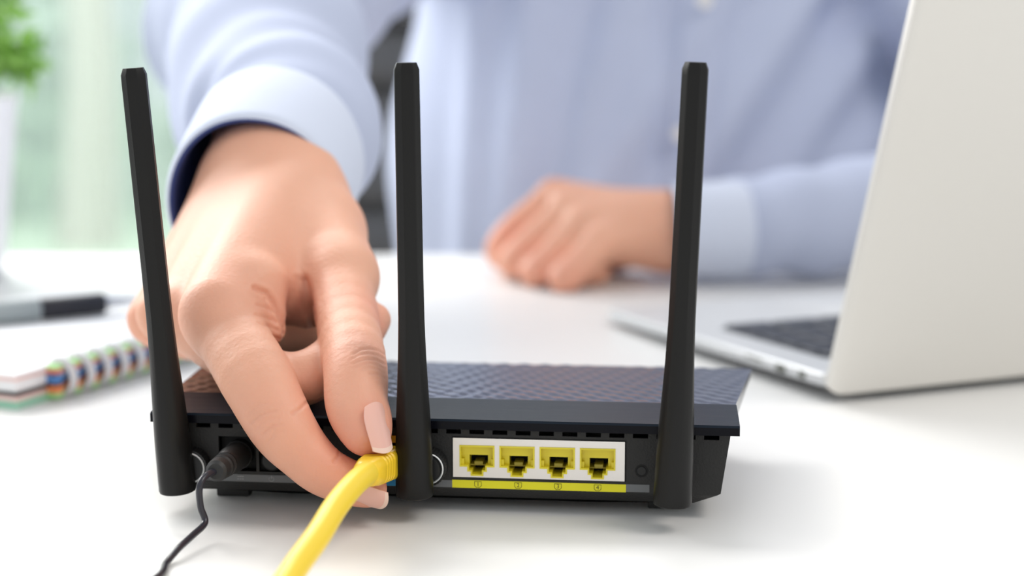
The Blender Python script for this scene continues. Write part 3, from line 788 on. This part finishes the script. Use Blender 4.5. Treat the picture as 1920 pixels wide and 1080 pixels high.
def sleeve(path, rads, squash, folds, seed, name, m, n=72, sub=10):
    pts = smoothpath([Vector(p)/1000. for p in path], sub); rs = interp(rads, sub); rings = []
    upv = Vector((0,0,1)); r_ = random.Random(seed)
    ph = [r_.uniform(0, 6) for _ in range(6)]
    for i, p in enumerate(pts):
        d = (pts[min(i+1, len(pts)-1)]-pts[max(i-1, 0)]).normalized(); a = d.cross(upv).normalized(); u = a.cross(d).normalized()
        t = i/(len(pts)-1); ring = []
        for k in range(n):
            th = 2*PI*k/n
            fo = folds*(math.sin(t*24+1.6*math.sin(th+ph[0])+ph[1])*(.5+.5*math.sin(th*2+ph[2]))+.6*math.sin(t*41+2*math.sin(th+ph[3])+th))*min(1, t*5)*(1)
            r = rs[i]/1000.+fo/1000.
            ring.append(p+a*(r*math.cos(th))+u*(r*squash*math.sin(th)))
        rings.append(ring)
    return rings
# right sleeve: from the cuff back to the upper arm
cC = mm(480,392,.695)
adir = np.array([.03, 1., .30]); adir /= np.linalg.norm(adir)
pathR = [cC+adir*58, cC+adir*95, mm(500,200,.84), mm(510,90,.92), np.array([-156, 1000, 164]), np.array([-154,1060,185])]
MB().loft(sleeve(pathR, [38,43,49,54,55,56], 1.0, 2.4, 3, 'sleeve', None), caps=False).build('sleeve', M['shirt'], shirt, smooth=180)
def cuff(c, d, r, ln, squash, name_label, tilt):
    c = Vector(c)/1000.; d = Vector(d).normalized(); a = d.cross(Vector((0,0,1))).normalized(); u = a.cross(d).normalized(); n = 96
    def ring(off, rr):
        out = []
        for k in range(n):
            th = 2*PI*k/n
            out.append(c+d*(off+tilt*math.sin(th))+a*(rr*math.cos(th)*(1+.02*math.sin(2*th+1)))+u*(rr*squash*math.sin(th)*(1+.015*math.sin(3*th))))
        return out
    R = r/1000.
    rs = [(ln/1000.+.004, R*1.0-.004),(ln/1000., R+.0012),(ln/1000.-.004,R+.0022),(ln/2000.,R+.0018),(.004,R+.0012),(.0015,R+.0008),(0,R),(-.0006,R-.0008)]
    o = MB().loft([ring(a_, b_) for a_, b_ in rs], caps=False).build('cuff', M['cuff'], shirt, smooth=180)
    o['label'] = name_label
    l = MB().loft([ring(a_, b_) for a_, b_ in [(-.0006,R-.0008),(0,R-.0022),(.002,R-.0028),(ln/1000.,R-.004),(ln/1000.+.03,R-.006)]], caps=False).build('cuff_lining', M['lining'], shirt, smooth=180)
    l['label'] = 'dark blue inside of the cuff'
    return a, u
cuff(cC, adir, 36.8, 60, 1.17, 'shirt cuff around the wrist of the hand at the cable', -.003)
# left sleeve resting on the desk
pathL = [np.array([116,1090,35]), np.array([165,1095,38]), np.array([235,1106,44]), np.array([320,1145,56]), np.array([400,1190,68])]
MB().loft(sleeve(pathL, [31,35,40,46,50], .95, 2.6, 8, 'sleeve', None), caps=False).build('sleeve', M['shirt'], shirt, smooth=180)
cuff((106,1088,35), (1,.05,.03), 31, 48, .98, 'shirt cuff of the arm resting on the desk', 0)
# hair, trousers
Hh = Field((15, 1270, 450), (225, 1490, 690), 5.0)
Hh.cone((120,1385,565), (120,1395,590), 82, 90, 10); Hh.cone((120,1275,480), (120,1285,545), 62, 60, 8, sub=True)
V, Q = Hh.mesh(); ho = link('hair', pymesh('hair', V/1000., Q), M['hair'], person, 180)
J = Field((-100, 980, -745), (340, 1620, -190), 9.0)
J.cone((40,1430,-270), (200,1430,-270), 120, 120, 20)
for X_ in (30, 210):
    J.cone((X_,1400,-270), (X_,1060,-265), 85, 65, 20); J.cone((X_,1060,-265), (X_,1080,-690), 62, 45, 20); J.cone((X_,1090,-700), (X_,1010,-705), 38, 34, 10)
V, Q = J.mesh(); link('trousers', pymesh('trousers', V/1000., Q), M['jeans'], person, 180)

# ================================================================== LAPTOP
lap = empty('laptop', (.146, .7354, 0), (0, 0, math.atan2(.395, .918)))
tag(lap, 'open silver laptop turned away, seen from behind its lid', 'laptop')
X0, X1, YF = -.006, .305, .222
def zt(y): return lerp(.0135, .0085, y/YF)
def zb(y, e): return lerp(.0035, .0045, y/YF)
mb = MB(); rings = []
for y, ins in ((0,.004),(.002,.001),(.006,0),(YF-.008,0),(YF-.002,.002),(YF,.006)):
    t_ = zt(y); b_ = zb(y,0)
    rings.append([(X0+ins,y,t_-.001),(X0+ins+.001,y,t_),(X1-ins-.001,y,t_),(X1-ins,y,t_-.001),(X1-ins,y,t_-.004),(X1-ins-.012,y,b_),(X0+ins+.012,y,b_),(X0+ins,y,t_-.0055)])
mb.loft(rings).build('base', M['alub'], lap, smooth=30)
for x, y in ((.02,.02),(.28,.02),(.02,.19),(.28,.19)):
    MB().lathe([(.007,0),(.007,.006)], 20, 'z', (x,y,0)).build('rubber_foot', M['rubber'], lap)
tilt = math.atan(.0035/.17)
km = None; rows = [(13,.0148,.0085),(13,.0148,.0148),(13,.0148,.0148),(12,.0148,.0148),(11,.0148,.0148)]
yy = .036
kd = rbox(MB(), 17, 283, 34, 131, 0, .4).build('keyboard_tray', M['key'], lap, smooth=None); kd.location.z = zt(.08)-.0022+.0028; kd.rotation_euler.x = -math.atan(.005/YF)
kd.location.z = zt(0)-.0001
for r_i, (cnt, w_, d_) in enumerate([(14,.0152,.009),(14,.0152,.0152),(14,.0152,.0152),(13,.0152,.0152),(12,.0152,.0152),(9,.0152,.0152)]):
    pitch = (.266-.006)/cnt
    for c_ in range(cnt):
        key = (cnt, d_)
        if km is None: km = {}
        if key not in km:
            ko = MB().box(-pitch/2+.0013, pitch/2-.0013, -d_/2, d_/2, 0, .0014).build('key', M['key'], lap, bevel=.0006, seg=1); km[key] = ko.data
        else: ko = bpy.data.objects.new('key', km[key]); C.objects.link(ko); ko.parent = lap
        y_ = yy+d_/2; ko.location = (.020+pitch*(c_+.5), y_, zt(y_)+.0002); ko.rotation_euler.x = -math.atan(.005/YF)
    yy += d_+.0027
tp = MB().box(.098, .202, .143, .212, 0, .0004).build('trackpad', M['alub'], lap, bevel=.0001); tp.location.z = zt(0); tp.rotation_euler.x = -math.atan(.005/YF)
for y_, w_, h_ in ((.036,.0085,.0034), (.018,.0055,.0032), (.060,.015,.0014)):
    MB().box(X0-.0003, X0+.003, y_-w_/2, y_+w_/2, zt(y_)-.0015-h_, zt(y_)-.0015).build('side_port', M['port'], lap, bevel=.0004, seg=1)
# lid: leans back past the hinge
LA = math.radians(17.2)
ld = MB(); Hh_ = .222; rad = .009; n = 8
def outline(inset, r):
    x0, x1, z0, z1 = X0+inset, X1-inset, inset*.4, Hh_-inset; out = []
    for q, (cx, cz, a0) in enumerate(((x1-r,z0+r*.7,-PI/2),(x1-r,z1-r,0),(x0+r,z1-r,PI/2),(x0+r,z0+r*.7,PI))):
        for k in range(n+1):
            a = a0+PI/2*k/n; out.append((cx+r*math.cos(a), cz+(r if cz > .1 else r*.7)*math.sin(a)))
    return out
rg = []
for yy_, ins in ((.0052,.0010),(.0048,.0002),(.0035,0),(.0012,.0003),(.0003,.0016),(0,.0040)):
    rg.append([(x, yy_, z) for x, z in outline(ins, rad)])
lo_ = ld.loft(rg).build('lid', M['alu'], lap, smooth=40); lo_.location = (0, -.0035, .0035); lo_.rotation_euler = (LA, 0, 0)
so = MB().box(X0+.010, X1-.010, .0052, .0056, .014, Hh_-.008).build('screen', M['screen'], lo_, smooth=None)
MB().tube([(.03,.002,.0115),(.27,.002,.0115)], .0042, 16).build('hinge', M['rubber'], lap)

# ================================================================== NOTEBOOK + PEN
# corner nearest to the camera and the direction of the bound edge
ang = math.atan2(.797-.7186, -.1799+.2159)
nb = empty('spiral_notebook', (-.2159, .7186, 0), (0, 0, ang))
tag(nb, 'thick white spiral notebook with coloured dividers, a pen lying on it', 'notebook')
Ln, Wn = .205, .150
def sheet(name, z0, z1, m, ins=0, x0=0, jit=0):
    o = MB().box(x0+ins, Ln-ins, .004+ins, Wn-ins, z0, z1).build(name, m, nb, bevel=min(.0006, (z1-z0)*.3), seg=1); return o
sheet('back_cover', 0, .0012, M['green'])
sheet('page_block', .0012, .0032, M['green'], .001)
sheet('page_block', .0032, .0062, M['pink'], .001)
sheet('divider', .0062, .0074, M['board'], 0)
sheet('page_block', .0074, .0125, M['paper'], .0012)
sheet('page_block', .0125, .0142, M['pink'], .0010)
sheet('page_block', .0142, .0160, M['paper'], .0005)
# coloured index tabs showing between the rings
npz = 14
tabm = None
for k in range(npz):
    x = .024+k*.0126
    for nm, z0, z1, mt in (('index_tab',.0012,.0034,'tabgreen'),('index_tab',.0034,.0068,'taborange'),('index_tab',.0068,.0082,'board'),('index_tab',.0082,.0112,'tabblue'),('index_tab',.0125,.0145,'tabred'),('index_tab',.0145,.0160,'tabgreen')):
        if tabm is None: tabm = {}
        if (z0) not in tabm:
            o = MB().box(-.0025, .0025, -.0005, .006, z0, z1).build(nm, M[mt], nb, smooth=None); tabm[z0] = o.data
        else: o = bpy.data.objects.new(nm, tabm[z0]); C.objects.link(o); o.parent = nb
        o.location = (x, 0, .0001)
    for dx in (.0050, .0076):
        key = 'r'
        if key not in tabm:
            pts = [(0, .006+.0095*math.cos(a)*(1 if math.cos(a) < 0 else .4), .0085+.0088*math.sin(a)) for a in np.linspace(0, 2*PI, 20)]
            o = MB().tube(pts, .0011, 6, caps=False).build('wire_ring', M['ring'], nb); tabm[key] = o.data
        else: o = bpy.data.objects.new('wire_ring', tabm[key]); C.objects.link(o); o.parent = nb
        o.location = (x+dx, 0, .0006)
# pen
pe = empty('pen', at(195, 562, .875)*np.array([1,1,0])+np.array([0,0,.0222])); pe.scale = (1.3,1.3,1.3) 
pd = (pv(0, 601, .83)-pv(195, 571, .86)); pd.z = 0; pd.normalize()
pe.rotation_euler = (0, 0, math.atan2(pd.y, pd.x)); tag(pe, 'grey pen with a black grip lying on the notebook', 'pen')
MB().lathe([(.0003,-.016),(.0012,-.014),(.0022,-.004),(.0030,-.001),(.0032,0)], 20, 'x').build('tip', M['silver'], pe)
MB().lathe([(.0040,0),(.0044,.001),(.0044,.026),(.0040,.027)], 24, 'x').build('grip', M['penblack'], pe)
MB().lathe([(.0040,.027),(.0046,.028),(.0046,.095),(.0040,.12),(.003,.125)], 24, 'x').build('barrel', M['pengrey'], pe)
MB().lathe([(.0022,.125),(.0022,.133),(.0008,.134)], 16, 'x').build('push_button', M['silver'], pe)
MB().box(.085,.122,-.0013,.0013,.0050,.0058).box(.118,.122,-.0013,.0013,.003,.0058).build('clip', M['silver'], pe)

# ================================================================== PLANT
pt = empty('potted_plant', (-.402, 1.11, 0)); tag(pt, 'leafy green plant in a tall white pot on the left of the desk', 'plant')
MB().lathe([(.0001,0),(.054,0),(.058,.003),(.071,.118),(.073,.122),(.070,.123),(.066,.110),(.0001,.108)], 48, 'z').build('pot', M['pot'], pt, smooth=40)
MB().lathe([(.0001,.112),(.066,.112),(.066,.109)], 32, 'z').build('soil', M['soil'], pt)
st = MB(); vv = []; ff = []
for i in range(46):
    a = rng.uniform(0, 2*PI); r = rng.uniform(.01, .06); tipr = rng.uniform(.02, .098); hh = rng.uniform(.155, .28)-tipr*.3
    b0 = Vector((r*.6*math.cos(a), r*.6*math.sin(a), .11)); tp_ = Vector((tipr*math.cos(a+.3), tipr*math.sin(a+.3), hh))
    mid = (b0+tp_)/2+Vector((0,0,.02)); path = smoothpath([b0, mid, tp_], 4); st.tube(path, .0009, 5)
    for k in range(46):
        p = path[rng.randint(3, len(path))]; d = rng.normal(size=3); d /= np.linalg.norm(d); c = np.array(p)+d*rng.uniform(.002, .015)
        s_ = rng.uniform(.006, .011); e = np.cross(d, rng.normal(size=3)); e /= np.linalg.norm(e)+1e-9; g = np.cross(d, e)*.25
        n0 = len(vv); vv += [c-d*s_, c+e*s_*.55+g*s_, c+d*s_, c-e*s_*.55+g*s_]; ff += [(n0,n0+1,n0+2),(n0,n0+2,n0+3)]
st.build('stems', M['leaf'], pt)
tag(link('foliage', pymesh('foliage', vv, ff), M['leaf'], pt), kind='stuff')

# ================================================================== CHAIR
ch = empty('office_chair', (.13, 1.65, -.74)); tag(ch, 'dark grey office chair with a ribbed back behind the person', 'chair')
rg = []; 
for k in range(13):
    z0 = .325+k*.058
    pad = []
    prof = [(-.026,.000),(-.020,.004),(-.004,.012)]
    rr = []
    hw_ = .345-.004*abs(k-5)
    for t_ in np.linspace(0, 1, 9):
        bulge = math.sin(PI*t_)**.5 if 0 < t_ < 1 else 0
        rr.append([(-hw_,-.012+.02,z0+.058*t_),(-hw_+.02,-.012-.018*bulge,z0+.058*t_),(0,-.004-.018*bulge,z0+.058*t_),(hw_-.02,-.012-.018*bulge,z0+.058*t_),(hw_,-.012+.02,z0+.058*t_),(0,.03,z0+.058*t_)])
    MB().loft(rr).build('back_rib', M['chair'], ch, smooth=60)
MB().box(-.26,.26,-.46,-.02,.27,.33).build('seat', M['chair'], ch, bevel=.02, seg=3)
MB().lathe([(.03,.06),(.03,.28)], 24, 'z', (0,-.2,0)).build('gas_column', M['silver'], ch)
for k in range(5):
    a = 2*PI*k/5+.3; e = Vector((.27*math.cos(a), -.2+.27*math.sin(a), .06))
    MB().tube([(0,-.2,.09), e], [.022,.014], 10).build('leg', M['rubber'], ch)
    MB().lathe([(.026,-.01),(.026,.01)], 20, 'x', (e.x, e.y, .026)).build('castor', M['rubber'], ch)
